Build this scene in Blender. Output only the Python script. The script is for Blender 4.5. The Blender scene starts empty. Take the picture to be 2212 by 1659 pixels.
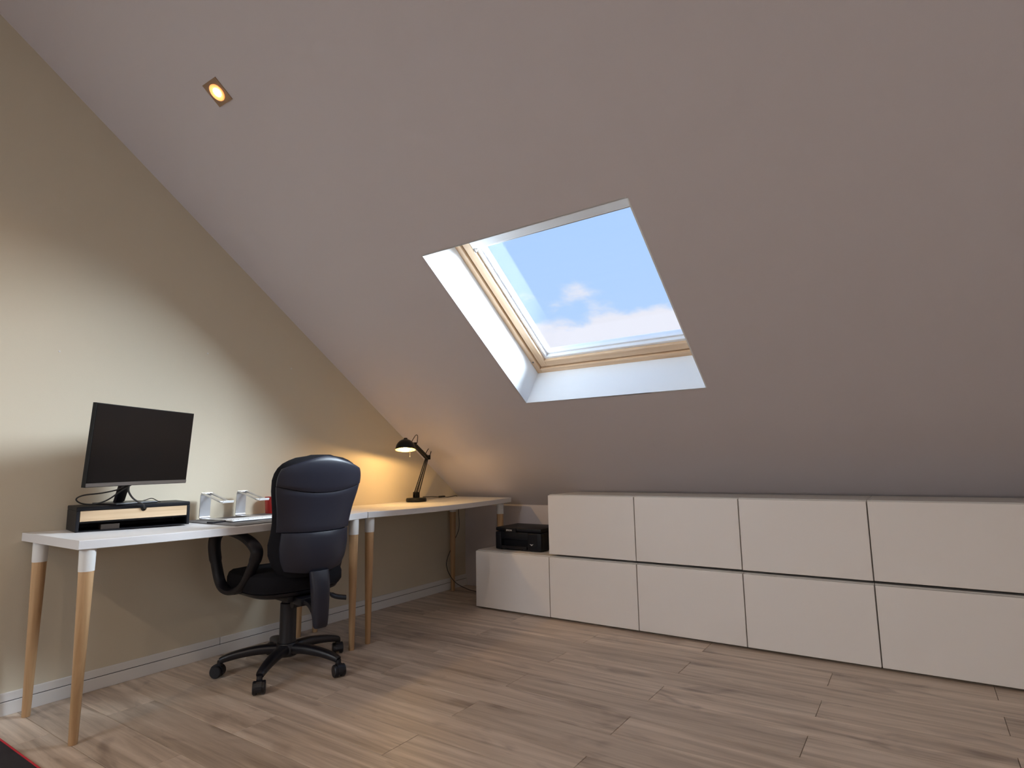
import bpy, bmesh, math, random
from mathutils import Vector, Matrix, Euler
random.seed(7)
R = math.radians
scene = bpy.context.scene
COL = scene.collection

# ------------------------------------------------------------------ camera
cam_d = bpy.data.cameras.new('camera'); cam = bpy.data.objects.new('camera', cam_d); COL.objects.link(cam)
cam.location = (3.1887, -3.9435, 0.9868)
cam.rotation_euler = Euler((1.7057, 0.0169, 0.6006), 'XYZ')
cam_d.sensor_fit = 'HORIZONTAL'; cam_d.sensor_width = 36.0
cam_d.lens = 1269.0 / 2212.0 * 36.0
cam_d.clip_start = 0.02; cam_d.clip_end = 200
scene.camera = cam

# ------------------------------------------------------------------ view, world
vs = scene.view_settings
vs.view_transform = 'Standard'; vs.look = 'None'; vs.gamma = 1.0; vs.use_curve_mapping = False
vs.exposure = 0.0

world = bpy.data.worlds.new('sky_world'); scene.world = world
world.use_nodes = True
wn = world.node_tree.nodes; wl = world.node_tree.links
for n in list(wn): wn.remove(n)
wo = wn.new('ShaderNodeOutputWorld'); bg = wn.new('ShaderNodeBackground')
tc = wn.new('ShaderNodeTexCoord'); sep = wn.new('ShaderNodeSeparateXYZ')
wl.new(tc.outputs['Generated'], sep.inputs[0])
sky = wn.new('ShaderNodeValToRGB'); wl.new(sep.outputs['Z'], sky.inputs[0])
e = sky.color_ramp.elements
e[0].position = 0.0; e[0].color = (0.58, 0.77, 1.06, 1)
e[1].position = 1.0; e[1].color = (0.36, 0.56, 1.02, 1)
m1 = e.new(0.5); m1.color = (0.47, 0.70, 1.10, 1)
noi = wn.new('ShaderNodeTexNoise'); noi.inputs['Scale'].default_value = 7.5
noi.inputs['Detail'].default_value = 7.0; noi.inputs['Roughness'].default_value = 0.55
mp = wn.new('ShaderNodeMapping'); mp.inputs['Scale'].default_value = (1, 1, 2.0); mp.inputs['Location'].default_value = (0.50, 0.1, 0.38)
wl.new(tc.outputs['Generated'], mp.inputs[0]); wl.new(mp.outputs[0], noi.inputs['Vector'])
cov = wn.new('ShaderNodeMapRange'); wl.new(sep.outputs['Z'], cov.inputs[0])
cov.inputs[1].default_value = 0.20; cov.inputs[2].default_value = 0.34; cov.inputs[3].default_value = 0.30; cov.inputs[4].default_value = -0.30
ad = wn.new('ShaderNodeMath'); ad.operation = 'ADD'; wl.new(noi.outputs['Fac'], ad.inputs[0]); wl.new(cov.outputs[0], ad.inputs[1])
cr = wn.new('ShaderNodeMapRange'); cr.interpolation_type = 'SMOOTHSTEP'; wl.new(ad.outputs[0], cr.inputs[0])
cr.inputs[1].default_value = 0.50; cr.inputs[2].default_value = 0.68
mx = wn.new('ShaderNodeMix'); mx.data_type = 'RGBA'
wl.new(cr.outputs[0], mx.inputs[0]); wl.new(sky.outputs[0], mx.inputs[6]); mx.inputs[7].default_value = (0.95, 0.93, 1.02, 1)
wl.new(mx.outputs[2], bg.inputs[0]); bg.inputs[1].default_value = 1.0
wl.new(bg.outputs[0], wo.inputs[0])

# added wide lamp standing in for a brighter diffuse sky (soft, reaches the desk wall through the roof window)
added_fill_sky_d = bpy.data.lights.new('added_fill_sky', 'SUN'); added_fill_sky = bpy.data.objects.new('added_fill_sky', added_fill_sky_d); COL.objects.link(added_fill_sky)
added_fill_sky_d.energy = 31.0; added_fill_sky_d.angle = R(42); added_fill_sky_d.color = (0.82, 0.91, 1.0)
sd_ = Vector((-1.35, -1.08, -0.60)).normalized()
added_fill_sky.rotation_euler = sd_.to_track_quat('-Z', 'Y').to_euler()

# ------------------------------------------------------------------ helpers
def mat(name, color, rough=0.6, metal=0.0, spec=0.5, bump=0.0, bscale=200.0, var=0.0, vscale=4.0, emit=None, estr=0.0, coat=0.0):
    m = bpy.data.materials.new(name); m.use_nodes = True
    nt = m.node_tree; b = nt.nodes['Principled BSDF']
    b.inputs['Base Color'].default_value = (*color, 1); b.inputs['Roughness'].default_value = rough
    b.inputs['Metallic'].default_value = metal; b.inputs['Specular IOR Level'].default_value = spec
    b.inputs['Coat Weight'].default_value = coat
    t = nt.nodes.new('ShaderNodeTexCoord')
    if var > 0:
        n = nt.nodes.new('ShaderNodeTexNoise'); n.inputs['Scale'].default_value = vscale; n.inputs['Detail'].default_value = 4
        nt.links.new(t.outputs['Object'], n.inputs['Vector'])
        mixn = nt.nodes.new('ShaderNodeMix'); mixn.data_type = 'RGBA'
        mixn.inputs[6].default_value = (*[c*(1-var) for c in color], 1); mixn.inputs[7].default_value = (*[min(1, c*(1+var)) for c in color], 1)
        nt.links.new(n.outputs['Fac'], mixn.inputs[0]); nt.links.new(mixn.outputs[2], b.inputs['Base Color'])
    if bump > 0:
        n = nt.nodes.new('ShaderNodeTexNoise'); n.inputs['Scale'].default_value = bscale; n.inputs['Detail'].default_value = 3
        nt.links.new(t.outputs['Object'], n.inputs['Vector'])
        bp = nt.nodes.new('ShaderNodeBump'); bp.inputs['Strength'].default_value = bump; bp.inputs['Distance'].default_value = 0.002
        nt.links.new(n.outputs['Fac'], bp.inputs['Height']); nt.links.new(bp.outputs[0], b.inputs['Normal'])
    if emit:
        b.inputs['Emission Color'].default_value = (*emit, 1); b.inputs['Emission Strength'].default_value = estr
    return m

def wood_mat(name, c0, c1, c2, axis='X', scale=1.0, rough=0.5, knots=False, use_random=False):
    m = bpy.data.materials.new(name); m.use_nodes = True
    nt = m.node_tree; b = nt.nodes['Principled BSDF']; N = nt.nodes.new; L = nt.links.new
    t = N('ShaderNodeTexCoord'); mp = N('ShaderNodeMapping')
    lo, hi = 1.2*scale, 22*scale
    mp.inputs['Scale'].default_value = {'X': (lo, hi, hi), 'Y': (hi, lo, hi), 'Z': (hi, hi, lo)}[axis]
    src = t.outputs['Object']
    if use_random:
        oi = N('ShaderNodeObjectInfo'); cm = N('ShaderNodeCombineXYZ')
        mu = N('ShaderNodeMath'); mu.operation = 'MULTIPLY'; mu.inputs[1].default_value = 37.0; L(oi.outputs['Random'], mu.inputs[0])
        mu2 = N('ShaderNodeMath'); mu2.operation = 'MULTIPLY'; mu2.inputs[1].default_value = 91.0; L(oi.outputs['Random'], mu2.inputs[0])
        L(mu.outputs[0], cm.inputs[0]); L(mu2.outputs[0], cm.inputs[1])
        va = N('ShaderNodeVectorMath'); va.operation = 'ADD'; L(src, va.inputs[0]); L(cm.outputs[0], va.inputs[1]); src = va.outputs[0]
    L(src, mp.inputs[0])
    n1 = N('ShaderNodeTexNoise'); n1.inputs['Scale'].default_value = 1.0; n1.inputs['Detail'].default_value = 8; n1.inputs['Roughness'].default_value = 0.62
    n1.inputs['Distortion'].default_value = 0.6
    L(mp.outputs[0], n1.inputs['Vector'])
    cr = N('ShaderNodeValToRGB'); L(n1.outputs['Fac'], cr.inputs[0])
    el = cr.color_ramp.elements; el[0].position = 0.30; el[0].color = (*c0, 1); el[1].position = 0.70; el[1].color = (*c2, 1)
    mid = el.new(0.5); mid.color = (*c1, 1)
    out = cr.outputs[0]
    if knots:
        mp2 = N('ShaderNodeMapping'); mp2.inputs['Scale'].default_value = (2.2, 6.5, 1); L(src, mp2.inputs[0])
        n2 = N('ShaderNodeTexNoise'); n2.inputs['Scale'].default_value = 1.0; n2.inputs['Detail'].default_value = 3; n2.inputs['Distortion'].default_value = 1.2
        L(mp2.outputs[0], n2.inputs['Vector'])
        r2 = N('ShaderNodeValToRGB'); L(n2.outputs['Fac'], r2.inputs[0])
        r2.color_ramp.elements[0].position = 0.56; r2.color_ramp.elements[0].color = (1, 1, 1, 1)
        r2.color_ramp.elements[1].position = 0.74; r2.color_ramp.elements[1].color = (0.55, 0.52, 0.52, 1)
        mm = N('ShaderNodeMix'); mm.data_type = 'RGBA'; mm.blend_type = 'MULTIPLY'; mm.inputs[0].default_value = 1.0
        L(out, mm.inputs[6]); L(r2.outputs[0], mm.inputs[7]); out = mm.outputs[2]
    if use_random:
        hs = N('ShaderNodeHueSaturation'); L(out, hs.inputs['Color'])
        mr = N('ShaderNodeMapRange'); L(oi.outputs['Random'], mr.inputs[0]); mr.inputs[3].default_value = 0.86; mr.inputs[4].default_value = 1.12
        L(mr.outputs[0], hs.inputs['Value']); out = hs.outputs[0]
    L(out, b.inputs['Base Color']); b.inputs['Roughness'].default_value = rough
    bp = N('ShaderNodeBump'); bp.inputs['Strength'].default_value = 0.12; bp.inputs['Distance'].default_value = 0.001
    L(n1.outputs['Fac'], bp.inputs['Height']); L(bp.outputs[0], b.inputs['Normal'])
    return m

def link(name, bm, m, parent=None, smooth=False, loc=None, rotz=None):
    bmesh.ops.recalc_face_normals(bm, faces=bm.faces[:])
    me = bpy.data.meshes.new(name); bm.to_mesh(me); bm.free()
    if smooth:
        me.polygons.foreach_set('use_smooth', [True]*len(me.polygons))
        try: me.set_sharp_from_angle(angle=R(38))
        except Exception: pass
    if m is not None: me.materials.append(m)
    o = bpy.data.objects.new(name, me); COL.objects.link(o)
    if parent is not None: o.parent = parent
    if loc is not None: o.location = loc
    if rotz is not None: o.rotation_euler = (0, 0, rotz)
    return o

def tag(o, label, cat, group=None):
    o['label'] = label; o['category'] = cat
    if group: o['group'] = group
    return o
def thing(name, label, cat, loc=(0, 0, 0), rotz=0, group=None):
    o = bpy.data.objects.new(name, None); COL.objects.link(o); o.location = loc; o.rotation_euler = (0, 0, rotz)
    o.empty_display_size = 0.1
    return tag(o, label, cat, group)
def struct(o): o['kind'] = 'structure'; return o
def copy_tree(o, parent=None):
    c = o.copy(); COL.objects.link(c)
    if parent is not None: c.parent = parent
    for ch in list(o.children): copy_tree(ch, c)
    return c

def B(): return bmesh.new()
def box(bm, x0, x1, y0, y1, z0, z1, M=None, bev=0.0, seg=2):
    vs_ = [bm.verts.new(Vector(v)) for v in ((x0,y0,z0),(x1,y0,z0),(x1,y1,z0),(x0,y1,z0),(x0,y0,z1),(x1,y0,z1),(x1,y1,z1),(x0,y1,z1))]
    fs = [bm.faces.new([vs_[i] for i in f]) for f in ((3,2,1,0),(4,5,6,7),(0,1,5,4),(1,2,6,5),(2,3,7,6),(3,0,4,7))]
    vv = vs_
    if bev > 0:
        ed = list({e for f in fs for e in f.edges})
        r = bmesh.ops.bevel(bm, geom=ed, offset=bev, segments=seg, profile=0.6, affect='EDGES', clamp_overlap=True)
        vv = list({v for v in r['verts']} | {v for v in vs_ if v.is_valid})
    if M is not None:
        for v in vv: v.co = M @ v.co
    return vv
def ring_loft(bm, rings, cap=True, close=True):
    V = [[bm.verts.new(p) for p in r] for r in rings]
    n = len(V[0])
    for a, b in zip(V[:-1], V[1:]):
        for i in range(n if close else n-1):
            j = (i+1) % n
            bm.faces.new((a[i], a[j], b[j], b[i]))
    if cap and close:
        bm.faces.new(V[0][::-1]); bm.faces.new(V[-1])
    return V
def lathe(bm, prof, seg=24, M=None, cap=True):
    rings = []
    for r, z in prof:
        rings.append([Vector((r*math.cos(2*math.pi*i/seg), r*math.sin(2*math.pi*i/seg), z)) for i in range(seg)])
    if M is not None: rings = [[M @ p for p in r] for r in rings]
    ring_loft(bm, rings, cap=cap)
def align(p0, p1):
    d = (Vector(p1)-Vector(p0)); q = d.to_track_quat('Z', 'Y')
    return Matrix.Translation(Vector(p0)) @ q.to_matrix().to_4x4(), d.length
def rod(bm, p0, p1, r0, r1=None, seg=12):
    M, l = align(p0, p1); lathe(bm, [(r0, 0), (r1 if r1 is not None else r0, l)], seg, M)
def spline(pts, n=8, closed=False):
    P = [Vector(p) for p in pts]; out = []
    N = len(P); rng = range(N if closed else N-1)
    for i in rng:
        if closed: a, b, c, d = P[(i-1)%N], P[i], P[(i+1)%N], P[(i+2)%N]
        else: a, b, c, d = P[max(i-1,0)], P[i], P[i+1], P[min(i+2,N-1)]
        for k in range(n):
            t = k/n
            out.append(0.5*((2*b)+(c-a)*t+(2*a-5*b+4*c-d)*t*t+(3*b-a-3*c+d)*t**3))
    if not closed: out.append(P[-1])
    return out
def tube(bm, pts, ra, rb=None, seg=10, closed=False, side=None, power=2.0):
    """sweep an oval (ra across 'side', rb along the other normal)"""
    rb = ra if rb is None else rb
    P = [Vector(p) for p in pts]; n = len(P); rings = []
    ref = Vector(side) if side else None; prev = None
    for i in range(n):
        if closed: t = P[(i+1) % n]-P[i-1]
        else: t = P[min(i+1, n-1)]-P[max(i-1, 0)]
        t.normalize()
        if ref is not None: s = ref-t*ref.dot(t)
        else:
            s = (prev - t*prev.dot(t)) if prev is not None else t.orthogonal()
        s.normalize(); prev = s; u = t.cross(s)
        fa = ra[i] if isinstance(ra, (list, tuple)) else ra; fb = rb[i] if isinstance(rb, (list, tuple)) else rb
        ring = []
        for k in range(seg):
            a = 2*math.pi*k/seg; ca, sa = math.cos(a), math.sin(a)
            ca = math.copysign(abs(ca)**(2/power), ca); sa = math.copysign(abs(sa)**(2/power), sa)
            ring.append(P[i]+s*fa*ca+u*fb*sa)
        rings.append(ring)
    if closed: rings.append(rings[0])
    if closed:
        V = [[bm.verts.new(p) for p in r] for r in rings[:-1]]
        for i in range(len(V)):
            a, b = V[i], V[(i+1) % len(V)]
            for k in range(seg): bm.faces.new((a[k], a[(k+1) % seg], b[(k+1) % seg], b[k]))
    else: ring_loft(bm, rings)
def prism(bm, poly, h0, h1, M=None):
    a = [bm.verts.new((M @ Vector((x, y, h0))) if M else (x, y, h0)) for x, y in poly]
    b = [bm.verts.new((M @ Vector((x, y, h1))) if M else (x, y, h1)) for x, y in poly]
    bm.faces.new(a[::-1]); bm.faces.new(b)
    for i in range(len(a)):
        j = (i+1) % len(a); bm.faces.new((a[i], a[j], b[j], b[i]))

# ------------------------------------------------------------------ materials
M = {}
M['gable'] = mat('beige_wall_paint', (0.66, 0.59, 0.465), 0.75, bump=0.25, bscale=420, spec=0.3)
M['ceiling'] = mat('ceiling_paint', (0.635, 0.595, 0.62), 0.8, bump=0.25, bscale=380, spec=0.25)
M['reveal'] = mat('reveal_white', (0.90, 0.93, 0.95), 0.6, spec=0.3)
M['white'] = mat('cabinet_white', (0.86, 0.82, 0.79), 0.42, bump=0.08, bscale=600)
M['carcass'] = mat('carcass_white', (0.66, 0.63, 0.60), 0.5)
M['table'] = mat('table_white', (0.72, 0.71, 0.72), 0.38, bump=0.05, bscale=500)
M['cap'] = mat('leg_sleeve_white', (0.78, 0.78, 0.77), 0.35)
M['skirting'] = mat('skirting_white', (0.78, 0.77, 0.76), 0.4)
M['dark'] = mat('dark_gap', (0.02, 0.018, 0.016), 0.8)
M['floor'] = wood_mat('oak_laminate', (0.33, 0.252, 0.190), (0.54, 0.43, 0.335), (0.71, 0.59, 0.48), 'X', 1.0, 0.42, knots=True, use_random=True)
M['sub'] = mat('floor_joint', (0.10, 0.07, 0.05), 0.9)
M['bamboo'] = wood_mat('bamboo_leg', (0.42, 0.25, 0.12), (0.55, 0.345, 0.18), (0.64, 0.42, 0.235), 'Z', 1.5, 0.45)
M['drawer'] = wood_mat('drawer_wood', (0.50, 0.34, 0.20), (0.62, 0.44, 0.27), (0.70, 0.52, 0.34), 'Y', 2.0, 0.5)
M['pine'] = wood_mat('pine', (0.62, 0.40, 0.23), (0.76, 0.53, 0.33), (0.84, 0.63, 0.43), 'X', 1.4, 0.4)
M['pine_s'] = wood_mat('pine_side', (0.62, 0.40, 0.23), (0.76, 0.53, 0.33), (0.84, 0.63, 0.43), 'Y', 1.4, 0.4)
M['alu_w'] = mat('white_aluminium', (0.90, 0.91, 0.92), 0.35)
M['alu'] = mat('brushed_aluminium', (0.62, 0.62, 0.64), 0.32, metal=0.85)
M['black'] = mat('black_plastic', (0.006, 0.006, 0.010), 0.40)
M['shell'] = mat('chair_shell', (0.013, 0.015, 0.028), 0.38, bump=0.15, bscale=700)
M['fabric'] = mat('chair_fabric', (0.008, 0.008, 0.011), 0.9, bump=0.5, bscale=900, spec=0.2)
M['frameblack'] = mat('bezel_black', (0.003, 0.003, 0.003), 0.5, spec=0.25)
M['screen'] = mat('screen_off', (0.003, 0.003, 0.0035), 0.17, spec=0.7)
M['chin'] = mat('bezel_grey', (0.14, 0.12, 0.11), 0.35, metal=0.5)
M['riser'] = mat('riser_black', (0.005, 0.005, 0.008), 0.5, spec=0.3, bump=0.2, bscale=500)
M['lampblack'] = mat('lamp_black', (0.003, 0.003, 0.003), 0.4, spec=0.3)
M['lampin'] = mat('lamp_inside', (0.30, 0.25, 0.09), 0.35)
M['chrome'] = mat('chrome', (0.7, 0.66, 0.6), 0.2, metal=1.0)
M['bulb'] = mat('bulb_glow', (1, 0.9, 0.7), 0.4, emit=(1.0, 0.66, 0.26), estr=14.0)
M['spot'] = mat('spot_glow', (1, 0.9, 0.7), 0.4, emit=(1.0, 0.70, 0.34), estr=22.0)
M['trimring'] = mat('spot_trim', (0.42, 0.30, 0.22), 0.35, metal=0.7)
M['spotcup'] = mat('reflector_painted_glow', (0.9, 0.62, 0.35), 0.35, emit=(1.0, 0.36, 0.08), estr=1.1)  # emission paints the bulb's light onto the spot reflector
M['mat'] = mat('desk_mat_grey', (0.15, 0.14, 0.14), 0.7, bump=0.3, bscale=900)
M['rug'] = mat('rug_dark', (0.022, 0.018, 0.022), 0.95, bump=0.8, bscale=800, var=0.3, vscale=120)
M['red'] = mat('red_edge', (0.50, 0.015, 0.03), 0.7)
M['redcup'] = mat('red_glaze', (0.45, 0.015, 0.012), 0.3)
M['keys'] = mat('keys_white', (0.75, 0.75, 0.76), 0.5)
M['print'] = mat('printer_black', (0.004, 0.005, 0.010), 0.5, spec=0.3, bump=0.2, bscale=600)
M['logo'] = mat('print_grey', (0.55, 0.55, 0.57), 0.5)
M['cord'] = mat('cord_black', (0.010, 0.009, 0.009), 0.5)
M['brown'] = mat('brown_card', (0.030, 0.018, 0.011), 0.6)
g = bpy.data.materials.new('window_glass'); g.use_nodes = True
nt = g.node_tree
for n in list(nt.nodes): nt.nodes.remove(n)
o_ = nt.nodes.new('ShaderNodeOutputMaterial'); tr = nt.nodes.new('ShaderNodeBsdfTransparent'); tr.inputs[0].default_value = (0.96, 0.98, 0.99, 1)
gl = nt.nodes.new('ShaderNodeBsdfGlossy'); gl.inputs['Roughness'].default_value = 0.02; ms = nt.nodes.new('ShaderNodeMixShader')
ms.inputs[0].default_value = 0.03
nt.links.new(tr.outputs[0], ms.inputs[1]); nt.links.new(gl.outputs[0], ms.inputs[2]); nt.links.new(ms.outputs[0], o_.inputs[0])
M['glass'] = g

# ------------------------------------------------------------------ room shell
ANG = 0.6232; KH = 0.6657; RY = -3.95; W = 5.8; LY = 2*RY
ca, sa, ta = math.cos(ANG), math.sin(ANG), math.tan(ANG)
SR = -RY/ca                       # slope length to the ridge
PEAK = KH - RY*ta
# slope frames: local x = world x, local y = up the slope, local z = outwards
FA = Matrix(((1, 0, 0, 0), (0, -ca, sa, 0), (0, sa, ca, KH), (0, 0, 0, 1)))
FB = Matrix(((1, 0, 0, 0), (0, ca, -sa, LY), (0, sa, ca, KH), (0, 0, 0, 1)))
HA = (1.254, 2.338, 1.175, 2.308)      # skylight opening x0 x1 s0 s1
HB = (0.4, 1.48, 1.3, 2.6)  # opening for the added roof window behind the camera
TH = 0.36
bm = B()
for F, H in ((FA, HA), (FB, HB)):
    x0, x1, s0, s1 = H
    box(bm, -0.25, W+0.25, -0.3, s0, 0, TH, F)
    box(bm, -0.25, W+0.25, s1, SR+0.02, 0, TH, F)
    box(bm, -0.25, x0, s0, s1, 0, TH, F)
    box(bm, x1, W+0.25, s0, s1, 0, TH, F)
ceiling = struct(link('ceiling', bm, M['ceiling']))

def gable(name, xa, xb, m):
    bm = B(); poly = [(0.28, -0.2), (0.28, KH-0.1), (0, KH+0.02), (RY, PEAK+0.05), (LY, KH+0.02), (LY-0.28, KH-0.1), (LY-0.28, -0.2)]
    Mx = Matrix(((0, 0, 1, 0), (1, 0, 0, 0), (0, 1, 0, 0), (0, 0, 0, 1)))
    prism(bm, poly, xa, xb, Mx)
    return struct(link(name, bm, m))
wall_left = gable('wall_left', -0.2, 0.0, M['gable'])
HG = (-4.6, -3.0, 0.95, 2.05)  # opening for the added gable window
def gable_open(name, xa, xb, m, H):
    # gable built around the added window: four prisms that share edges
    y0, y1, z0, z1 = H; bm = B(); Mx = Matrix(((0, 0, 1, 0), (1, 0, 0, 0), (0, 1, 0, 0), (0, 0, 0, 1)))
    top = lambda y: KH - ta*y + 0.04 if y > RY else KH - ta*(LY-y) + 0.04
    for poly in ([(0.28, -0.2), (0.28, KH-0.1), (y1, top(y1)), (y1, -0.2)], [(y0, -0.2), (y0, top(y0)), (LY-0.28, KH-0.1), (LY-0.28, -0.2)],
                 [(y1, -0.2), (y1, z0), (y0, z0), (y0, -0.2)], [(y1, z1), (y1, top(y1)), (RY, PEAK+0.04), (y0, top(y0)), (y0, z1)]):
        prism(bm, poly, xa, xb, Mx)
    return struct(link(name, bm, m))
gable_open('wall_right', W, W+0.2, M['gable'], HG)
bm = B(); box(bm, 0, W, 0, 0.25, -0.2, KH+0.005); struct(link('wall_back', bm, M['ceiling']))
bm = B(); box(bm, 0, W, LY-0.25, LY, -0.2, KH+0.005); struct(link('wall_front', bm, M['ceiling']))
for (y, z) in ((-2.25, 1.62), (-2.93, 1.53), (-1.72, 1.60)):
    bm = B(); lathe(bm, [(0.004, -0.002), (0.004, 0.002), (0.002, 0.0035)], 8, Matrix.Translation((0, y, z)) @ Matrix.Rotation(R(90), 4, 'Y'))
    link('screw_plug', bm, M['skirting'], wall_left, True)

# floor: slab and separate laminate planks
bm = B(); box(bm, -0.2, W+0.2, LY-0.25, 0.25, -0.12, -0.0105)
floor = struct(link('floor', bm, M['sub']))
PW, PL_ = 0.186, 1.2
bm = B(); g_ = 0.0009
box(bm, g_, PL_-g_, g_, PW-g_, -0.010, 0.0, bev=0.0009, seg=1)
bmesh.ops.recalc_face_normals(bm, faces=bm.faces[:])
pm = bpy.data.meshes.new('plank'); bm.to_mesh(pm); bm.free(); pm.materials.append(M['floor'])
edge_meshes = {}
def plank_mesh(l, w):
    key = (round(l, 3), round(w, 3))
    if key == (PL_, PW): return pm
    if key not in edge_meshes:
        b2 = B(); box(b2, g_, l-g_, g_, w-g_, -0.010, 0.0, bev=0.0009, seg=1)
        bmesh.ops.recalc_face_normals(b2, faces=b2.faces[:])
        me = bpy.data.meshes.new('plank'); b2.to_mesh(me); b2.free(); me.materials.append(M['floor']); edge_meshes[key] = me
    return edge_meshes[key]
k = -33
while True:
    y0 = -1.853 + PW*k; y1 = y0+PW; k += 1
    if y0 >= -0.005: break
    if y1 <= LY: continue
    ya, yb = max(y0, LY), min(y1, -0.002)
    idx = k-1
    off = 2.172 if idx % 2 == 0 else 1.574
    x = off - PL_*math.ceil(off/PL_)
    while x < W:
        xa, xb = max(x, 0.002), min(x+PL_, W-0.002)
        if xb-xa > 0.02:
            o = bpy.data.objects.new('plank', plank_mesh(xb-xa, yb-ya)); COL.objects.link(o)
            o.parent = floor; o.location = (xa, ya, random.uniform(-0.0003, 0.0))
        x += PL_

# skirting along the gable wall: low board with a thinner strip above it
bm = B(); box(bm, 0, 0.016, LY, -0.001, 0, 0.052, bev=0.002)
bs = struct(link('baseboard_left', bm, M['skirting']))
for a, b in ((LY, -2.1065), (-2.1035, -0.001)):
    bm = B(); box(bm, 0, 0.010, a, b, 0.054, 0.088, bev=0.003); link('skirting_strip', bm, M['skirting'], bs)
bm = B(); box(bm, 0, 0.009, LY, -0.001, 0.0515, 0.0545); link('joint_line', bm, M['dark'], bs)
bm = B(); box(bm, W-0.016, W, LY, -0.001, 0, 0.088, bev=0.002); struct(link('baseboard_right', bm, M['skirting']))

# ------------------------------------------------------------------ roof windows
def roof_window(name, F, H):
    x0, x1, s0, s1 = H; D = 0.245
    root = bpy.data.objects.new(name, None); COL.objects.link(root); root['kind'] = 'structure'
    root.matrix_world = F @ Matrix.Translation((x0, s0, 0))
    w, l = x1-x0, s1-s0
    # plaster lining of the shaft, one board per side
    t = 0.006
    for (a, b, c, d) in ((-t, 0.0008, 0, l), (w-0.0008, w+t, 0, l), (0, w, -t, 0.0008), (0, w, l-0.0008, l+t)):
        bm = B(); box(bm, a, b, c, d, 0.0, D); link('reveal_board', bm, M['reveal'], root)
    # pine frame: outer member, shadow groove, sash
    def member(a0, a1, c0, c1, z0, z1, nm, m1, m2, par=root, bev=0.003):
        # a0..a1 = offset from the opening edge, both directions
        for (xa, xb, ya, yb, mm) in ((a0, a1, a0, l-a0, m2), (w-a1, w-a0, a0, l-a0, m2), (a1, w-a1, a0, a1, m1), (a1, w-a1, l-a1, l-a0, m1)):
            bm = B(); box(bm, xa, xb, ya, yb, z0, z1, bev=bev); link(nm, bm, mm, par)
    member(-0.004, 0.034, 0, 0, D, D+0.10, 'frame_rail', M['pine'], M['pine_s'])
    member(0.032, 0.042, 0, 0, D+0.035, D+0.10, 'groove', M['dark'], M['dark'], bev=0)
    member(0.040, 0.086, 0, 0, D+0.012, D+0.10, 'sash_rail', M['pine'], M['pine_s'])
    # white blind guide rails and lower bar, slim cassette at the top
    member(0.084, 0.104, 0, 0, D+0.030, D+0.075, 'blind_rail', M['alu_w'], M['alu_w'], bev=0.004)
    member(0.103, 0.116, 0, 0, D+0.052, D+0.095, 'glazing_bead', M['alu_w'], M['alu_w'], bev=0.002)
    bm = B(); box(bm, 0.088, w-0.088, l-0.180, l-0.088, D+0.010, D+0.052, bev=0.006); cas = link('blind_cassette', bm, M['alu_w'], root)
    bm = B(); box(bm, 0.100, w-0.100, l-0.188, l-0.183, D+0.020, D+0.040, bev=0.001); link('pull_bar', bm, M['alu'], cas)
    for xx in (0.092, w-0.102):
        bm = B(); box(bm, xx, xx+0.010, l-0.199, l-0.174, D+0.006, D+0.030, bev=0.002); link('end_clip', bm, M['chin'], cas)
    for yy in (0.10,):
        bm = B(); lathe(bm, [(0.006, 0), (0.006, 0.003)], 10, Matrix.Translation((0.016, yy, D-0.002))); link('screw', bm, M['chin'], root)
    bm = B(); box(bm, 0.108, w-0.108, 0.108, l-0.108, D+0.070, D+0.076); link('glass_pane', bm, M['glass'], root)
    return root
roof_window('window_1', FA, HA)
roof_window('added_window_2', FB, HB)  # unseen roof window, added to raise the daylight level
# unseen side window, added in the right gable for more daylight
def added_gable_window(name, y0, y1, z0, z1):
    root = bpy.data.objects.new(name, None); COL.objects.link(root); root['kind'] = 'structure'; root.location = (W, y0, z0)
    w, h = y1-y0, z1-z0; f = 0.06
    for (a, b, c, d) in ((0, w, 0, f), (0, w, h-f, h), (0, f, f, h-f), (w-f, w, f, h-f), (w/2-0.03, w/2+0.03, f, h-f)):
        bm = B(); box(bm, 0.10, 0.16, a, b, c, d, bev=0.003); link('frame_rail', bm, M['alu_w'], root)
    for a, b in ((f, w/2-0.03), (w/2+0.03, w-f)):
        bm = B(); box(bm, 0.128, 0.132, a, b, f, h-f); link('glass_pane', bm, M['glass'], root)
    return root
added_gable_window('added_window_3', *HG)
l3 = bpy.data.lights.new('added_fill_gable', 'AREA'); l3o = bpy.data.objects.new('added_fill_gable', l3); COL.objects.link(l3o)  # fill light added at the made-up gable window
l3.shape = 'RECTANGLE'; l3.size = HG[3]-HG[2]-0.1; l3.size_y = HG[1]-HG[0]-0.1; l3.energy = 5; l3.color = (0.85, 0.92, 1.0)
l3o.location = (W+0.09, (HG[0]+HG[1])/2, (HG[2]+HG[3])/2); l3o.rotation_euler = (0, R(90), 0)
# fill light added at the made-up roof window behind the camera
ld = bpy.data.lights.new('added_fill_roof', 'AREA'); lo_ = bpy.data.objects.new('added_fill_roof', ld); COL.objects.link(lo_)
ld.shape = 'RECTANGLE'; ld.size = 0.84; ld.size_y = 1.05; ld.energy = 43; ld.color = (0.85, 0.92, 1.0)
lo_.matrix_world = FB @ Matrix.Translation(((HB[0]+HB[1])/2, (HB[2]+HB[3])/2, 0.312))

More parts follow.
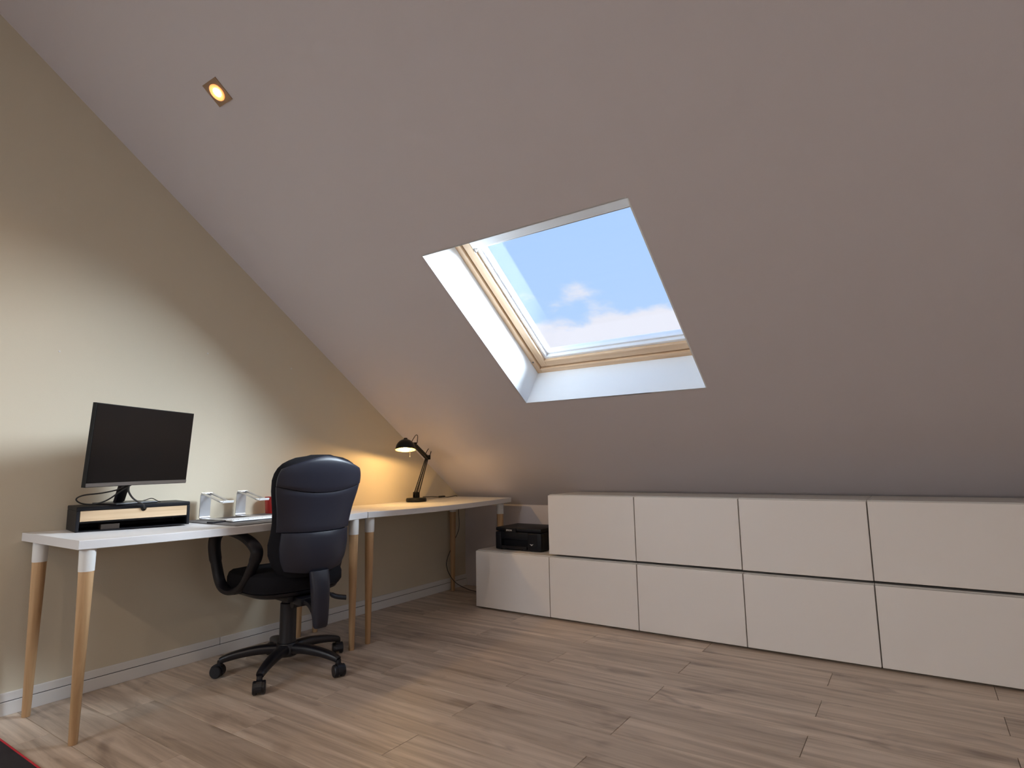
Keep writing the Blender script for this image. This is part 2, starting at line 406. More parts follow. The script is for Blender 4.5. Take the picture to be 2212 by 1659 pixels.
# ------------------------------------------------------------------ storage cabinets
CX, CY, CW = 0.5649, -0.585, 0.6
def cabinet(i, row, label):
    z = 0.0 if row == 0 else 0.392
    x = CX + CW*i
    t = thing('cabinet', label, 'cabinet', (x, 0, z), 0, 'white cabinets along the knee wall')
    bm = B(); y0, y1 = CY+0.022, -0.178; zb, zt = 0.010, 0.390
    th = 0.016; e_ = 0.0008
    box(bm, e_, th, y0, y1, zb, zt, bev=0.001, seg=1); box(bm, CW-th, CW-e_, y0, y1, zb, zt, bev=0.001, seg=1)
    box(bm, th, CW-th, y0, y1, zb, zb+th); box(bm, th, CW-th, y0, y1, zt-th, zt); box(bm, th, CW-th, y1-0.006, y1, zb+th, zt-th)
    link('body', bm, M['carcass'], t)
    bm = B(); dz = random.uniform(-0.001, 0.001)
    box(bm, 0.0028, CW-0.0028, CY, CY+0.018, 0.013+dz, 0.3845+dz, bev=0.0016)
    link('door', bm, M['white'], t)
    if row == 0:
        for a in (0.05, CW-0.05):
            for b in (y0+0.05, y1-0.05):
                bm = B(); lathe(bm, [(0.018, 0.0), (0.018, 0.0102)], 12, Matrix.Translation((a, b, 0))); link('foot', bm, M['black'], t)
    return t
names = ['leftmost lower white handleless cabinet, carrying the black printer',
         'lower white handleless cabinet directly right of the printer cabinet',
         'lower white handleless cabinet under the second upper cabinet from the left',
         'lower white handleless cabinet under the third upper cabinet from the left',
         'lower white handleless cabinet cut by the right photo edge', 'lower white cabinet at the right end of the row, outside the photo']
for i, n in enumerate(names): cabinet(i, 0, n)
names = ['upper white cabinet beside the printer, leftmost of the top row',
         'upper white cabinet, second from the left in the top row',
         'upper white cabinet, third from the left in the top row',
         'upper white cabinet cut by the right photo edge', 'upper white cabinet at the right end of the row, outside the photo']
for i, n in enumerate(names): cabinet(i+1, 1, n)

# ------------------------------------------------------------------ desks
TZ = 0.7300; TT = 0.034; SAG = 0.009
def table_z(y, y0, y1): u = (y-y0)/(y1-y0); return TZ - SAG*(1-(2*u-1)**2)
T1 = (-3.005, -1.606); T2 = (-1.602, -0.172)
def tz(y):
    a = T1 if y < -1.604 else T2
    return table_z(y, *a)
def desk(label, x0, x1, y0, y1, legs):
    t = thing('desk', label, 'desk', (0, y0, 0), 0, 'white desks along the gable wall')
    bm = B(); n = 20
    rings = []
    bv = 0.0018
    for i in range(n+1):
        y = y0+(y1-y0)*i/n; z = table_z(y, y0, y1)
        prof = [(x0+bv, z-TT), (x1-bv, z-TT), (x1, z-TT+bv), (x1, z-bv), (x1-bv, z), (x0+bv, z), (x0, z-bv), (x0, z-TT+bv)]
        rings.append([Vector((px, y-y0, pz)) for px, pz in prof])
    ring_loft(bm, rings)
    link('tabletop', bm, M['table'], t, True)
    for lx, ly in legs:
        zt = table_z(ly, y0, y1)-TT
        bm = B(); lathe(bm, [(0.0135, 0), (0.0150, 0.002), (0.0255, 0.62)], 24, Matrix.Translation((lx, ly-y0, 0)))
        lg = link('leg', bm, M['bamboo'], t, True)
        bm = B(); lathe(bm, [(0.0245, 0.612), (0.0265, 0.612), (0.0275, zt-0.012), (0.0275, zt-0.0005)], 24, Matrix.Translation((lx, ly-y0, 0)))
        s = link('leg_sleeve', bm, M['cap'], lg, True); s['label'] = 'white sleeve at the leg top'
    return t
desk('white desk with wooden legs carrying the monitor, behind the office chair', 0.001, 0.590, *T1,
     [(0.556, -2.962), (0.098, -2.966), (0.562, -1.680), (0.096, -1.680)])
desk('white desk with wooden legs carrying the lit lamp, near the skylight corner', 0.001, 0.592, *T2,
     [(0.548, -1.552), (0.092, -1.560), (0.535, -0.240), (0.066, -0.240)])

# ------------------------------------------------------------------ monitor riser
RZ = 0.7272
yaw_r = R(-10.5)
rc = Vector((0.142, -2.648))
t = thing('monitor_riser', 'black monitor riser with a light wood drawer on the desk', 'shelf', (rc.x, rc.y, RZ), yaw_r)
hw, hd, hh = 0.222, 0.110, 0.107       # half length (local y), half depth (local x), height
bm = B(); box(bm, -hd, hd, -hw, hw, 0.090, hh, bev=0.004); link('top_board', bm, M['riser'], t)
for s in (-1, 1):
    bm = B(); a = s*hw; box(bm, -hd, hd, min(a, a-s*0.012), max(a, a-s*0.012), 0, 0.0898, bev=0.002); link('side_panel', bm, M['riser'], t)
bm = B(); box(bm, -hd, -hd+0.008, -hw+0.013, hw-0.013, 0, 0.0895); link('back_panel', bm, M['riser'], t)
bm = B(); box(bm, -hd+0.01, hd-0.012, -hw+0.013, hw-0.013, 0.036, 0.042); link('inner_shelf', bm, M['riser'], t)
bm = B(); box(bm, -hd+0.01, hd-0.004, -hw+0.013, hw-0.013, 0.0, 0.004); link('bottom_board', bm, M['riser'], t)
# drawer front with a half-round finger notch at its top
bm = B(); poly = [(-hw+0.014, 0.0), (hw-0.014, 0.0), (hw-0.014, 0.044)]
nc, nr = 0.028, 0.0125
for k in range(0, 13): a = math.pi*k/12; poly.append((nc+nr*math.cos(a), 0.044-nr*math.sin(a)*1.15))
poly.append((-hw+0.014, 0.044))
Mx = Matrix(((0, 0, 1, 0), (1, 0, 0, 0), (0, 1, 0, 0.0445), (0, 0, 0, 1)))
prism(bm, poly, hd-0.012, hd+0.0005, Mx)
dr = link('drawer', bm, M['drawer'], t); dr['label'] = 'light wood drawer front with finger notch'
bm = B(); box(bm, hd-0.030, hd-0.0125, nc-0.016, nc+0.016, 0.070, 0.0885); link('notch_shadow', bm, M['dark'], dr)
# low brown box standing in the open shelf
bm = B(); box(bm, -0.03, 0.03, -0.035, 0.035, 0, 0.022, bev=0.002)
o = link('box', bm, M['brown'], None, loc=(rc.x+0.05, rc.y-0.105, RZ+0.0042), rotz=yaw_r); tag(o, 'low dark brown box in the open shelf under the wood drawer', 'box')

# ------------------------------------------------------------------ monitor
mc = Vector((0.395, -2.719, 1.089)); yaw = R(25.2); tl = R(-4.26); mw, mh = 0.5565, 0.334
t = thing('monitor', 'black computer monitor with a dark screen on the black riser', 'monitor', (0.145, -2.70, RZ+hh+0.0005), 0)
inv = Matrix.Translation(-t.location)
Mm = inv @ Matrix.Translation(mc) @ Matrix.Rotation(yaw, 4, 'Z') @ Matrix.Rotation(-tl, 4, 'Y')
# local frame: x = out of the screen, y = along the width, z = up
nseg = 16
def curve_x(y): return 0.010*(2*y/mw)**2
def slab(bm, y0, y1, z0, z1, x0, x1, Mt, n=nseg):
    rings = []
    for i in range(n+1):
        y = y0+(y1-y0)*i/n; c = curve_x(y)
        rings.append([Mt @ Vector((c+x0, y, z0)), Mt @ Vector((c+x1, y, z0)), Mt @ Vector((c+x1, y, z1)), Mt @ Vector((c+x0, y, z1))])
    ring_loft(bm, rings)
bm = B(); slab(bm, -mw/2, mw/2, -mh/2, mh/2, -0.018, -0.001, Mm); link('casing', bm, M['frameblack'], t)
bm = B(); slab(bm, -mw/2+0.003, mw/2-0.003, -mh/2+0.017, mh/2-0.003, -0.001, 0.0, Mm); link('screen', bm, M['screen'], t, True)
bm = B(); slab(bm, -mw/2+0.001, mw/2-0.001, -mh/2+0.002, -mh/2+0.016, -0.001, 0.0015, Mm); link('chin', bm, M['chin'], t, True)
bm = B(); box(bm, -0.045, -0.017, -0.15, 0.15, -0.10, 0.08, Mm, bev=0.012); link('rear_housing', bm, M['black'], t)
# stand: sloping neck from the riser up to the back of the screen, flat foot
nb = Vector((0.0, 0.0, 0.012)); nt_ = Mm @ Vector((-0.040, 0.0, -0.06))
bm = B()
side = Vector((-math.sin(yaw), math.cos(yaw), 0))
tube(bm, spline([nb, nb.lerp(nt_, 0.5)+Vector((0, 0, 0.010)), nt_], 6), 0.024, 0.011, 12, side=side, power=4)
link('neck', bm, M['black'], t, True)
bm = B(); box(bm, -0.095, 0.100, -0.065, 0.120, 0.0, 0.008, Matrix.Rotation(R(6), 4, 'Z'), bev=0.003); link('stand_foot', bm, M['black'], t)

def cable(name, pts, r, label, n=8, extra=None, cat='cable', mm='cord'):
    bm = B(); tube(bm, spline(pts, n), r, seg=8)
    o = link(name, bm, M[mm], None, True); tag(o, label, cat); return o
zt_ = RZ+hh
cable('power_cable', [(0.30, -2.745, 0.925), (0.235, -2.735, 0.905), (0.16, -2.775, 0.888), (0.125, -2.835, 0.880), (0.115, -2.858, 0.864), (0.125, -2.840, 0.845), (0.145, -2.800, zt_+0.006), (0.185, -2.765, 0.856), (0.25, -2.735, 0.897), (0.30, -2.715, 0.925)], 0.0032,
      'black cable looped beside the monitor stand, left of its neck')
cable('video_cable', [(0.335, -2.742, 0.921), (0.312, -2.732, 0.895), (0.290, -2.706, 0.866), (0.274, -2.676, 0.846), (0.266, -2.650, zt_-0.002), (0.263, -2.640, 0.812)], 0.0040,
      'black cable hanging from the monitor over the riser edge to the drawer notch')
cable('usb_cable', [(0.06, -2.565, zt_+0.003), (0.11, -2.570, zt_+0.010), (0.16, -2.565, zt_+0.018), (0.20, -2.560, zt_+0.008), (0.222, -2.555, zt_+0.003)], 0.0020,
      'thin black cable arching low across the riser top')

# ------------------------------------------------------------------ desk mat, laptop stands, keyboard
bm = B(); n = 10; rings = []
mx0, mx1, my0, my1 = 0.05, 0.558, -2.375, -1.72
for i in range(n+1):
    y = my0+(my1-my0)*i/n; z = tz(y)+0.0006
    rings.append([Vector((mx0, y, z)), Vector((mx1, y, z)), Vector((mx1, y, z+0.003)), Vector((mx0, y, z+0.003))])
ring_loft(bm, rings)
tag(link('desk_mat', bm, M['mat']), 'flat grey desk mat on the desk right of the riser', 'mat')

def strip(bm, prof, y0, y1, th):
    """bend a flat strip along a profile in x-z"""
    P = [Vector((a, 0, b)) for a, b in prof]; rings = []
    for i, p in enumerate(P):
        t_ = (P[min(i+1, len(P)-1)]-P[max(i-1, 0)]).normalized(); n_ = Vector((-t_.z, 0, t_.x))
        a, b = p+n_*th/2, p-n_*th/2
        rings.append([Vector((a.x, y0, a.z)), Vector((a.x, y1, a.z)), Vector((b.x, y1, b.z)), Vector((b.x, y0, b.z))])
    ring_loft(bm, rings)
def arc(cx, cz, r, a0, a1, n=5): return [(cx+r*math.cos(R(a0+(a1-a0)*k/n)), cz+r*math.sin(R(a0+(a1-a0)*k/n))) for k in range(n+1)]
def laptop_stand(label, x, y, yawl):
    t = thing('laptop_stand', label, 'laptop stand', (x, y, tz(y)+0.0040), yawl, 'aluminium laptop stands')
    bm = B(); w2 = 0.028
    pr = [(0.215, 0.003), (0.02, 0.003)] + arc(0.014, 0.015, 0.012, 270, 180) + [(0.006, 0.118)] + arc(0.024, 0.118, 0.018, 175, 105)[1:]
    strip(bm, pr, -w2, w2, 0.005); link('base', bm, M['alu'], t, True)
    bm = B()
    for s in (-1, 1):
        c = s*(w2-0.007)
        strip(bm, [(0.018, 0.134), (0.195, 0.094)], c-0.007, c+0.007, 0.005)
    link('arm', bm, M['alu'], t)
    bm = B(); strip(bm, [(0.186, 0.097), (0.205, 0.092), (0.222, 0.092), (0.226, 0.100)], -w2, w2, 0.005); link('front_lip', bm, M['alu_w'], t)
    return t
laptop_stand('bent aluminium laptop stand next to the monitor riser', 0.06, -2.255, R(0))
laptop_stand('bent aluminium laptop stand partly hidden by the chair backrest', 0.06, -2.055, R(0))
# slim white keyboard
ky = -2.09; kl = 0.40
t = thing('keyboard', 'slim white keyboard lying on the grey desk mat', 'keyboard', (0.345, ky, tz(ky)+0.0062), R(-2))
bm = B(); box(bm, -0.055, 0.055, -kl/2, kl/2, 0, 0.006, bev=0.002); link('case', bm, M['alu_w'], t)
bm = B()
for r_ in range(5):
    for c in range(15):
        yk = -kl/2+0.012+c*0.0252; xk = -0.048+r_*0.0195
        box(bm, xk, xk+0.016, yk, yk+0.022, 0.006, 0.0085)
kk = link('keys', bm, M['keys'], t); kk['kind'] = 'stuff'
bm = B(); box(bm, -0.018, 0.018, -0.045, 0.045, 0, 0.009, bev=0.003)
t = link('phone', bm, M['black'], None, loc=(0.325, -2.335, tz(-2.335)+0.004), rotz=R(20)); tag(t, 'small dark phone lying at the corner of the desk mat', 'phone')
# red cup, only its edge shows beside the backrest
t = thing('cup', 'red cup on the desk, mostly hidden behind the chair backrest', 'cup', (0.075, -1.868, tz(-1.868)+0.0005), 0)
bm = B(); lathe(bm, [(0.030, 0), (0.036, 0.004), (0.041, 0.095), (0.0385, 0.095), (0.034, 0.006)], 28, cap=True); link('cup_body', bm, M['redcup'], t, True)
bm = B(); tube(bm, spline([(0.038, 0, 0.075), (0.062, 0, 0.070), (0.066, 0, 0.045), (0.037, 0, 0.025)], 6), 0.005, seg=8); link('handle', bm, M['redcup'], t, True)

# ------------------------------------------------------------------ desk lamp
lb = Vector((0.115, -0.712)); lz = tz(lb.y)+0.0012
t = thing('desk_lamp', 'lit black swing-arm desk lamp on the desk by the wall', 'lamp', (lb.x, lb.y, lz), 0)
def Lp(x, y, z): return Vector((x-lb.x, y-lb.y, z-lz))
bm = B(); lathe(bm, [(0.070, 0), (0.075, 0.003), (0.075, 0.020), (0.070, 0.026), (0.02, 0.028), (0.012, 0.028)], 40); link('base', bm, M['lampblack'], t, True)
bm = B(); rod(bm, (0, 0.018, 0.019), (0, 0.018, 0.052), 0.006); rod(bm, (0, 0.018, 0.021), (0, 0.018, 0.027), 0.010); link('pivot_pin', bm, M['chrome'], t, True)
A0 = Lp(0.118, -0.700, 0.772); A1 = Lp(0.150, -0.628, 1.050); A2 = Lp(0.245, -0.872, 1.143)
def bar(bm, p, q, off, th=0.0035, w=0.007):
    tube(bm, [p+off, q+off], th, w, 8, side=(off.normalized() if off.length > 0 else (1, 0, 0)), power=5)
lat = Vector((0.93, 0.0, 0.0)); lat = Vector((0.95, -0.25, 0)).normalized()
yv = Vector((0.25, 0.95, 0)).normalized()
bm = B()
for s in (-1, 1): rod(bm, A0+lat*0.012*s, A1+lat*0.010*s, 0.0042, seg=8); rod(bm, A0-yv*0.026+lat*0.012*s+Vector((0,0,0.003)), A1-yv*0.012+lat*0.010*s-Vector((0,0,0.01)), 0.0042, seg=8)
link('lower_arm', bm, M['lampblack'], t, True)
bm = B(); d_ = (A2-A1).normalized(); up_ = d_.cross(lat).normalized()
if up_.z < 0: up_ = -up_
for s in (-1, 1): rod(bm, A1+lat*0.010*s, A2+lat*0.010*s, 0.0042, seg=8); rod(bm, A1+lat*0.010*s-up_*0.020, A2+lat*0.010*s-up_*0.014, 0.0042, seg=8)
link('upper_arm', bm, M['lampblack'], t, True)
# springs
def spring(p, q, r, turns):
    bm = B(); Mx_, l = align(p, q); pts = []
    for k in range(turns*8+1):
        a = 2*math.pi*k/8; pts.append(Mx_ @ Vector((r*math.cos(a), r*math.sin(a), l*k/(turns*8))))
    tube(bm, pts, 0.0010, seg=4); link('spring', bm, M['chrome'], t, True)
for s in (-1, 1): spring(A0+lat*0.007*s-yv*0.012+Vector((0, 0, 0.02)), (A0.lerp(A1, 0.55))+lat*0.006*s-yv*0.009, 0.004, 12)
# brackets
bm = B()
for s in (-1, 1): box(bm, -0.020, 0.020, s*0.014-0.0015, s*0.014+0.0015, -0.020, 0.020, Matrix.Translation(A0-yv*0.012) @ Matrix.Rotation(R(75), 4, 'Z'), bev=0.001, seg=1)
link('base_bracket', bm, M['lampblack'], t)
bm = B(); box(bm, -0.018, 0.018, -0.013, 0.013, -0.022, 0.012, Matrix.Translation(A1) @ Matrix.Rotation(R(75), 4, 'Z'), bev=0.004); link('elbow_bracket', bm, M['lampblack'], t)
# shade: hemispherical dome with real thickness, opening down
SC = Lp(0.285, -1.000, 1.098)
sh_n = Vector((0.13, -0.15, -1.0)).normalized()      # opening direction
Ms = Matrix.Translation(SC) @ (-sh_n).to_track_quat('Z', 'Y').to_matrix().to_4x4()
RS = 0.067
prof = [(RS*1.02, -0.004), (RS*1.03, 0.004)]
for k in range(1, 11): a = R(90*k/11); prof.append((RS*math.cos(a), 0.004+0.066*math.sin(a)))
prof += [(0.014, 0.071), (0.012, 0.078), (0.002, 0.080)]
bm = B(); lathe(bm, prof, 36, Ms, cap=False)
shade = link('shade', bm, M['lampblack'], t, True)
prof2 = [(RS*1.02, -0.004), (RS*0.985, 0.004)]
for k in range(1, 11): a = R(90*k/11); prof2.append((RS*0.965*math.cos(a), 0.004+0.062*math.sin(a)))
prof2 += [(0.001, 0.0665)]
bm = B(); lathe(bm, prof2, 36, Ms, cap=False); ls = link('shade_lining', bm, M['lampin'], shade, True); ls['label'] = 'pale inside of the lamp shade'
bm = B(); Mb = Ms @ Matrix.Translation((0, 0, 0.026))
lathe(bm, [(0.001, -0.021), (0.010, -0.019), (0.018, -0.011), (0.021, 0.0), (0.018, 0.012), (0.011, 0.022), (0.011, 0.040)], 20, Mb); bl = link('bulb', bm, M['bulb'], shade, True); bl['label'] = 'glowing light bulb'
# head joint behind the dome, handle loop, pull stick
bm = B(); rod(bm, A2, SC+Vector((-0.014, 0.066, 0.030)), 0.007); rod(bm, A2+Vector((0.018, 0, 0)), A2-Vector((0.018, 0, 0)), 0.006); link('head_joint', bm, M['lampblack'], t, True)
bm = B(); tube(bm, spline([SC+Vector((-0.02, 0.070, 0.040)), A2+Vector((0.0, 0.012, 0.055)), A2+Vector((0.0, 0.034, 0.050)), A2+Vector((0.0, 0.026, 0.0)), A2], 8), 0.0026, seg=8)
link('head_cord', bm, M['cord'], t, True)
bm = B(); tube(bm, spline([A1-up_*0.0+Vector((-0.0, -0.03, 0.012)), A1+Vector((0, 0.010, 0.060)), A1+Vector((0, 0.038, 0.045)), A1+Vector((0, 0.012, -0.01))], 8), 0.0028, seg=8)
link('elbow_cord', bm, M['cord'], t, True)
bm = B(); ps = SC+Vector((0.0, 0.045, 0.0)); rod(bm, ps, ps-Vector((0, 0, 0.045)), 0.0016, seg=6); lathe(bm, [(0.002, 0), (0.0045, 0.004), (0.003, 0.012)], 10, Matrix.Translation(ps-Vector((0, 0, 0.055)))); link('pull_stick', bm, M['chrome'], t, True)
pl_d = bpy.data.lights.new('desk_lamp_light', 'POINT'); pl_o = bpy.data.objects.new('desk_lamp_light', pl_d); COL.objects.link(pl_o)
pl_d.energy = 7.6; pl_d.color = (1.0, 0.60, 0.22); pl_d.shadow_soft_size = 0.010
pl_o.location = Vector((lb.x, lb.y, lz)) + (Ms @ Vector((0, 0, 0.000)))
# lamp cord with inline switch, over the desk end and down to the floor
zc = tz(-0.45)+0.004
t = thing('lamp_cord', 'black lamp cord with inline switch running over the desk end to the floor', 'cord', (0, 0, 0))
bm = B()
tube(bm, spline([(0.115, -0.640, tz(-0.66)+0.030), (0.10, -0.56, zc+0.020), (0.09, -0.50, zc+0.018), (0.085, -0.42, zc+0.010)], 6), 0.0030, seg=8)
tube(bm, spline([(0.075, -0.355, zc+0.010), (0.06, -0.30, zc+0.003), (0.045, -0.22, tz(-0.22)+0.004), (0.04, -0.165, TZ+0.004), (0.045, -0.150, TZ-0.02), (0.06, -0.160, 0.60), (0.070, -0.170, 0.47), (0.02, -0.20, 0.33), (0.025, -0.27, 0.20), (0.10, -0.27, 0.085), (0.20, -0.22, 0.022), (0.32, -0.19, 0.005), (0.45, -0.17, 0.004), (0.56, -0.16, 0.004)], 8), 0.0026, seg=8)
link('wire', bm, M['cord'], t, True)
bm = B(); box(bm, -0.011, 0.011, -0.034, 0.034, -0.006, 0.008, Matrix.Translation((0.080, -0.388, zc+0.011)) @ Matrix.Rotation(R(8), 4, 'Z'), bev=0.004); link('inline_switch', bm, M['cord'], t)

# ------------------------------------------------------------------ printer
PX, PY, PZ = 0.672, -0.492, 0.3905
t = thing('printer', 'black inkjet printer on the low cabinet beside the taller ones', 'printer', (PX, PY, PZ), R(1.0))
pw, pd, ph = 0.375, 0.290, 0.155
bm = B(); 
# body with a recess for the output tray
box(bm, 0, pw, 0.03, pd, 0.004, ph-0.028, bev=0.010)
box(bm, 0, 0.050, 0, 0.05, 0.004, ph-0.030, bev=0.010)
box(bm, 0.262, pw, 0, 0.06, 0.004, ph-0.030, bev=0.014)
box(bm, 0.045, 0.270, 0.0, 0.05, 0.075, ph-0.030, bev=0.004)
link('body', bm, M['print'], t, True)
bm = B(); box(bm, 0.001, pw-0.001, 0.002, pd-0.002, ph-0.027, ph, bev=0.010); link('lid', bm, M['print'], t, True)
bm = B(); box(bm, 0.052, 0.258, 0.002, 0.12, 0.014, 0.020, bev=0.002); box(bm, 0.052, 0.258, -0.002, 0.004, 0.010, 0.030, bev=0.002); link('output_tray', bm, M['black'], t)
bm = B(); box(bm, 0.085, 0.175, -0.003, 0.002, ph-0.034, ph-0.004, bev=0.002); lp = link('lid_grip', bm, M['print'], t)
bm = B(); box(bm, 0.272, 0.345, -0.0015, 0.001, 0.035, 0.115, bev=0.001, seg=1); cp = link('control_panel', bm, M['print'], t)
bm = B(); prism(bm, [(0.285, 0.052), (0.300, 0.040), (0.315, 0.052), (0.306, 0.050), (0.300, 0.048), (0.294, 0.050)], 0.0016, 0.0022, Matrix(((1, 0, 0, 0), (0, 0, -1, 0), (0, 1, 0, 0), (0, 0, 0, 1)))); link('arrow_mark', bm, M['logo'], cp)
fc = bpy.data.curves.new('printer_logo', 'FONT'); fc.body = 'EPSON'; fc.size = 0.0155; fc.extrude = 0.0003; fc.align_x = 'CENTER'; fc.align_y = 'CENTER'; fc.offset = 0.0003
fo = bpy.data.objects.new('logo', fc); COL.objects.link(fo); fo.location = (0.118, -0.0034, ph-0.019); fo.rotation_euler = (R(90), 0, 0)
fc.materials.append(M['logo'])
bpy.context.view_layer.update()
lm = bpy.data.meshes.new_from_object(fo); lgo = bpy.data.objects.new('logo', lm); COL.objects.link(lgo); lgo.parent = t
lgo.location = fo.location; lgo.rotation_euler = fo.rotation_euler; lgo['label'] = 'grey maker lettering on the printer lid'
bpy.data.objects.remove(fo)

# ------------------------------------------------------------------ office chair
CH = Vector((0.532, -2.06)); CR = R(82)
t = thing('office_chair', 'black swivel office chair with armrests pushed under the white desk', 'chair', (CH.x, CH.y, 0), CR)
# back: sections by height  (z, half width, y of the side line, rear bulge)
SEC = [(0.478, 0.120, -0.205, 0.050), (0.500, 0.152, -0.205, 0.064), (0.550, 0.181, -0.208, 0.076), (0.620, 0.193, -0.212, 0.078), (0.690, 0.189, -0.222, 0.066),
       (0.780, 0.198, -0.240, 0.052), (0.880, 0.218, -0.262, 0.046), (0.935, 0.2215, -0.275, 0.044), (0.977, 0.209, -0.286, 0.040), (1.010, 0.178, -0.294, 0.034), (1.032, 0.125, -0.300, 0.024), (1.044, 0.050, -0.304, 0.012)]
def sec(z):
    if z <= SEC[0][0]: return SEC[0][1:]
    if z >= SEC[-1][0]: return SEC[-1][1:]
    for i in range(len(SEC)-1):
        if SEC[i][0] <= z <= SEC[i+1][0]:
            u = (z-SEC[i][0])/(SEC[i+1][0]-SEC[i][0])
            p = [SEC[max(i-1, 0)][1:], SEC[i][1:], SEC[i+1][1:], SEC[min(i+2, len(SEC)-1)][1:]]
            return tuple(0.5*((2*b)+(c-a)*u+(2*a-5*b+4*c-d)*u*u+(3*b-a-3*c+d)*u**3) for a, b, c, d in zip(*p))
def shell_pt(u, z, off=0.0):
    hw_, ys, bl_ = sec(z)
    hw_ = hw_*0.985
    y = ys - 0.012 - bl_*(1-abs(u)**2.4) - off
    return Vector((hw_*u, y, z))
def patch(name, zlo, zhi, m, label=None, off=0.0, um=1.0):
    bm = B(); nu, nv = 28, 14; front = []; back = []
    for j in range(nv+1):
        rf, rb = [], []
        for i in range(nu+1):
            u = (-1+2*i/nu)*um; a, b = zlo(u), zhi(u); z = a+(b-a)*j/nv
            e_ = 0.004 if (j in (0, nv) or i in (0, nu)) else 0.0
            p = shell_pt(u, z, off-e_); rf.append(bm.verts.new(p)); q = shell_pt(u, z, off-0.012); rb.append(bm.verts.new(q))
        front.append(rf); back.append(rb)
    for j in range(nv):
        for i in range(nu):
            bm.faces.new((front[j][i], front[j][i+1], front[j+1][i+1], front[j+1][i])); bm.faces.new((back[j][i], back[j+1][i], back[j+1][i+1], back[j][i+1]))
    for i in range(nu):
        bm.faces.new((front[0][i], back[0][i], back[0][i+1], front[0][i+1])); bm.faces.new((front[nv][i], front[nv][i+1], back[nv][i+1], back[nv][i]))
    for j in range(nv):
        bm.faces.new((front[j][0], front[j+1][0], back[j+1][0], back[j][0])); bm.faces.new((front[j][nu], back[j][nu], back[j+1][nu], front[j+1][nu]))
    o = link(name, bm, m, t, True)
    return o
def topz(u): return 1.040 - 0.060*abs(u)**2.2
s1 = lambda u: 0.866+0.035*u*u
s2 = lambda u: 0.684+0.006*u*u
patch('backrest_panel', lambda u: s1(u)+0.0015, topz, M['shell'])
patch('backrest_panel', lambda u: s2(u)+0.0015, lambda u: s1(u)-0.0015, M['shell'], off=-0.003)
patch('lumbar_cover', lambda u: 0.494+0.02*u*u, lambda u: s2(u)-0.0015, M['shell'], off=0.004, um=0.92)
# upholstered cushion: closed loft of rounded slabs that wraps the sides
bm = B(); rings = []
zs = [0.474, 0.482, 0.500, 0.53, 0.58, 0.63, 0.68, 0.73, 0.78, 0.83, 0.88, 0.93, 0.960, 0.985, 1.005, 1.020, 1.032, 1.040, 1.0455]
for z in zs:
    hw_, ys, bl_ = sec(min(z, 1.044)); f = min(1.0, max(0.30, (z-0.468)/0.03)) if z < 0.5 else (1.0 if z < 0.99 else max(0.25, (1.052-z)/0.062))
    lum = math.exp(-((z-0.60)/0.09)**2)
    ring = []
    for k in range(40):
        a = 2*math.pi*k/40; c_, s_ = math.cos(a), math.sin(a)
        x = hw_*math.copysign(abs(c_)**0.75, c_)
        th_ = (0.034+0.020*lum)*f*math.copysign(abs(s_)**0.7, s_)
        wrap = 0.030*abs(c_)**3     # side wings come forward
        ring.append(Vector((x, max(ys+0.018+0.015*lum+th_+wrap-0.010, ys-0.012*f)-(0.5*bl_*(1-abs(c_)**2.4) if s_ < 0 else 0.35*bl_*(1-abs(c_)**2.4)), z)))
    rings.append(ring)
ring_loft(bm, rings); link('backrest', bm, M['fabric'], t, True)
# seat
bm = B(); rings = []
def seat_ring(z, f, n=44):
    r = []
    for k in range(n):
        a = 2*math.pi*k/n; c_, s_ = math.cos(a), math.sin(a)
        x = 0.238*f*math.copysign(abs(c_)**0.62, c_); y = 0.045+0.235*f*math.copysign(abs(s_)**0.62, s_)
        r.append(Vector((x, y, z - (0.03*max(0, (y-0.15)/0.13)**2))))
    return r
for z, f in ((0.402, 0.92), (0.406, 0.98), (0.425, 1.03), (0.460, 1.03), (0.482, 1.0), (0.493, 0.93), (0.496, 0.75)): rings.append(seat_ring(z, f))
ring_loft(bm, rings); link('seat', bm, M['fabric'], t, True)
bm = B(); rings = [seat_ring(z, f) for z, f in ((0.368, 0.60), (0.372, 0.78), (0.388, 0.93), (0.401, 0.96))]; ring_loft(bm, rings); link('seat_pan', bm, M['black'], t, True)
# mechanism under the seat
bm = B(); box(bm, -0.075, 0.075, -0.13, 0.10, 0.345, 0.388, bev=0.010); box(bm, -0.045, 0.045, -0.205, -0.12, 0.335, 0.372, bev=0.008); mech = link('mechanism', bm, M['black'], t, True)
bm = B(); tube(bm, spline([(0.07, -0.04, 0.36), (0.16, -0.06, 0.352), (0.21, -0.085, 0.325), (0.262, -0.10, 0.312)], 6), [0.008]*10+[0.015]*9, [0.007]*10+[0.008]*9, 10); link('lever', bm, M['black'], mech, True)
# back support: wide bar curving from mechanism up behind the lumbar cover, cover hanging below
bm = B(); prof = [(-0.050, 0.520), (0.050, 0.520), (0.052, 0.42), (0.045, 0.30), (0.038, 0.245), (0.030, 0.236), (-0.030, 0.236), (-0.038, 0.245), (-0.045, 0.30), (-0.052, 0.42)]
rings = []
for z, wv, yc, dv in ((0.250, 0.028, -0.306, 0.012), (0.258, 0.033, -0.306, 0.018), (0.30, 0.036, -0.304, 0.024), (0.38, 0.041, -0.300, 0.026), (0.44, 0.045, -0.296, 0.026), (0.505, 0.048, -0.284, 0.016)):
    rings.append([Vector((wv*math.copysign(abs(math.cos(a))**0.5, math.cos(a)), yc+dv*math.copysign(abs(math.sin(a))**0.6, math.sin(a)), z)) for a in [2*math.pi*k/24 for k in range(24)]])
ring_loft(bm, rings); link('back_support', bm, M['shell'], t, True)
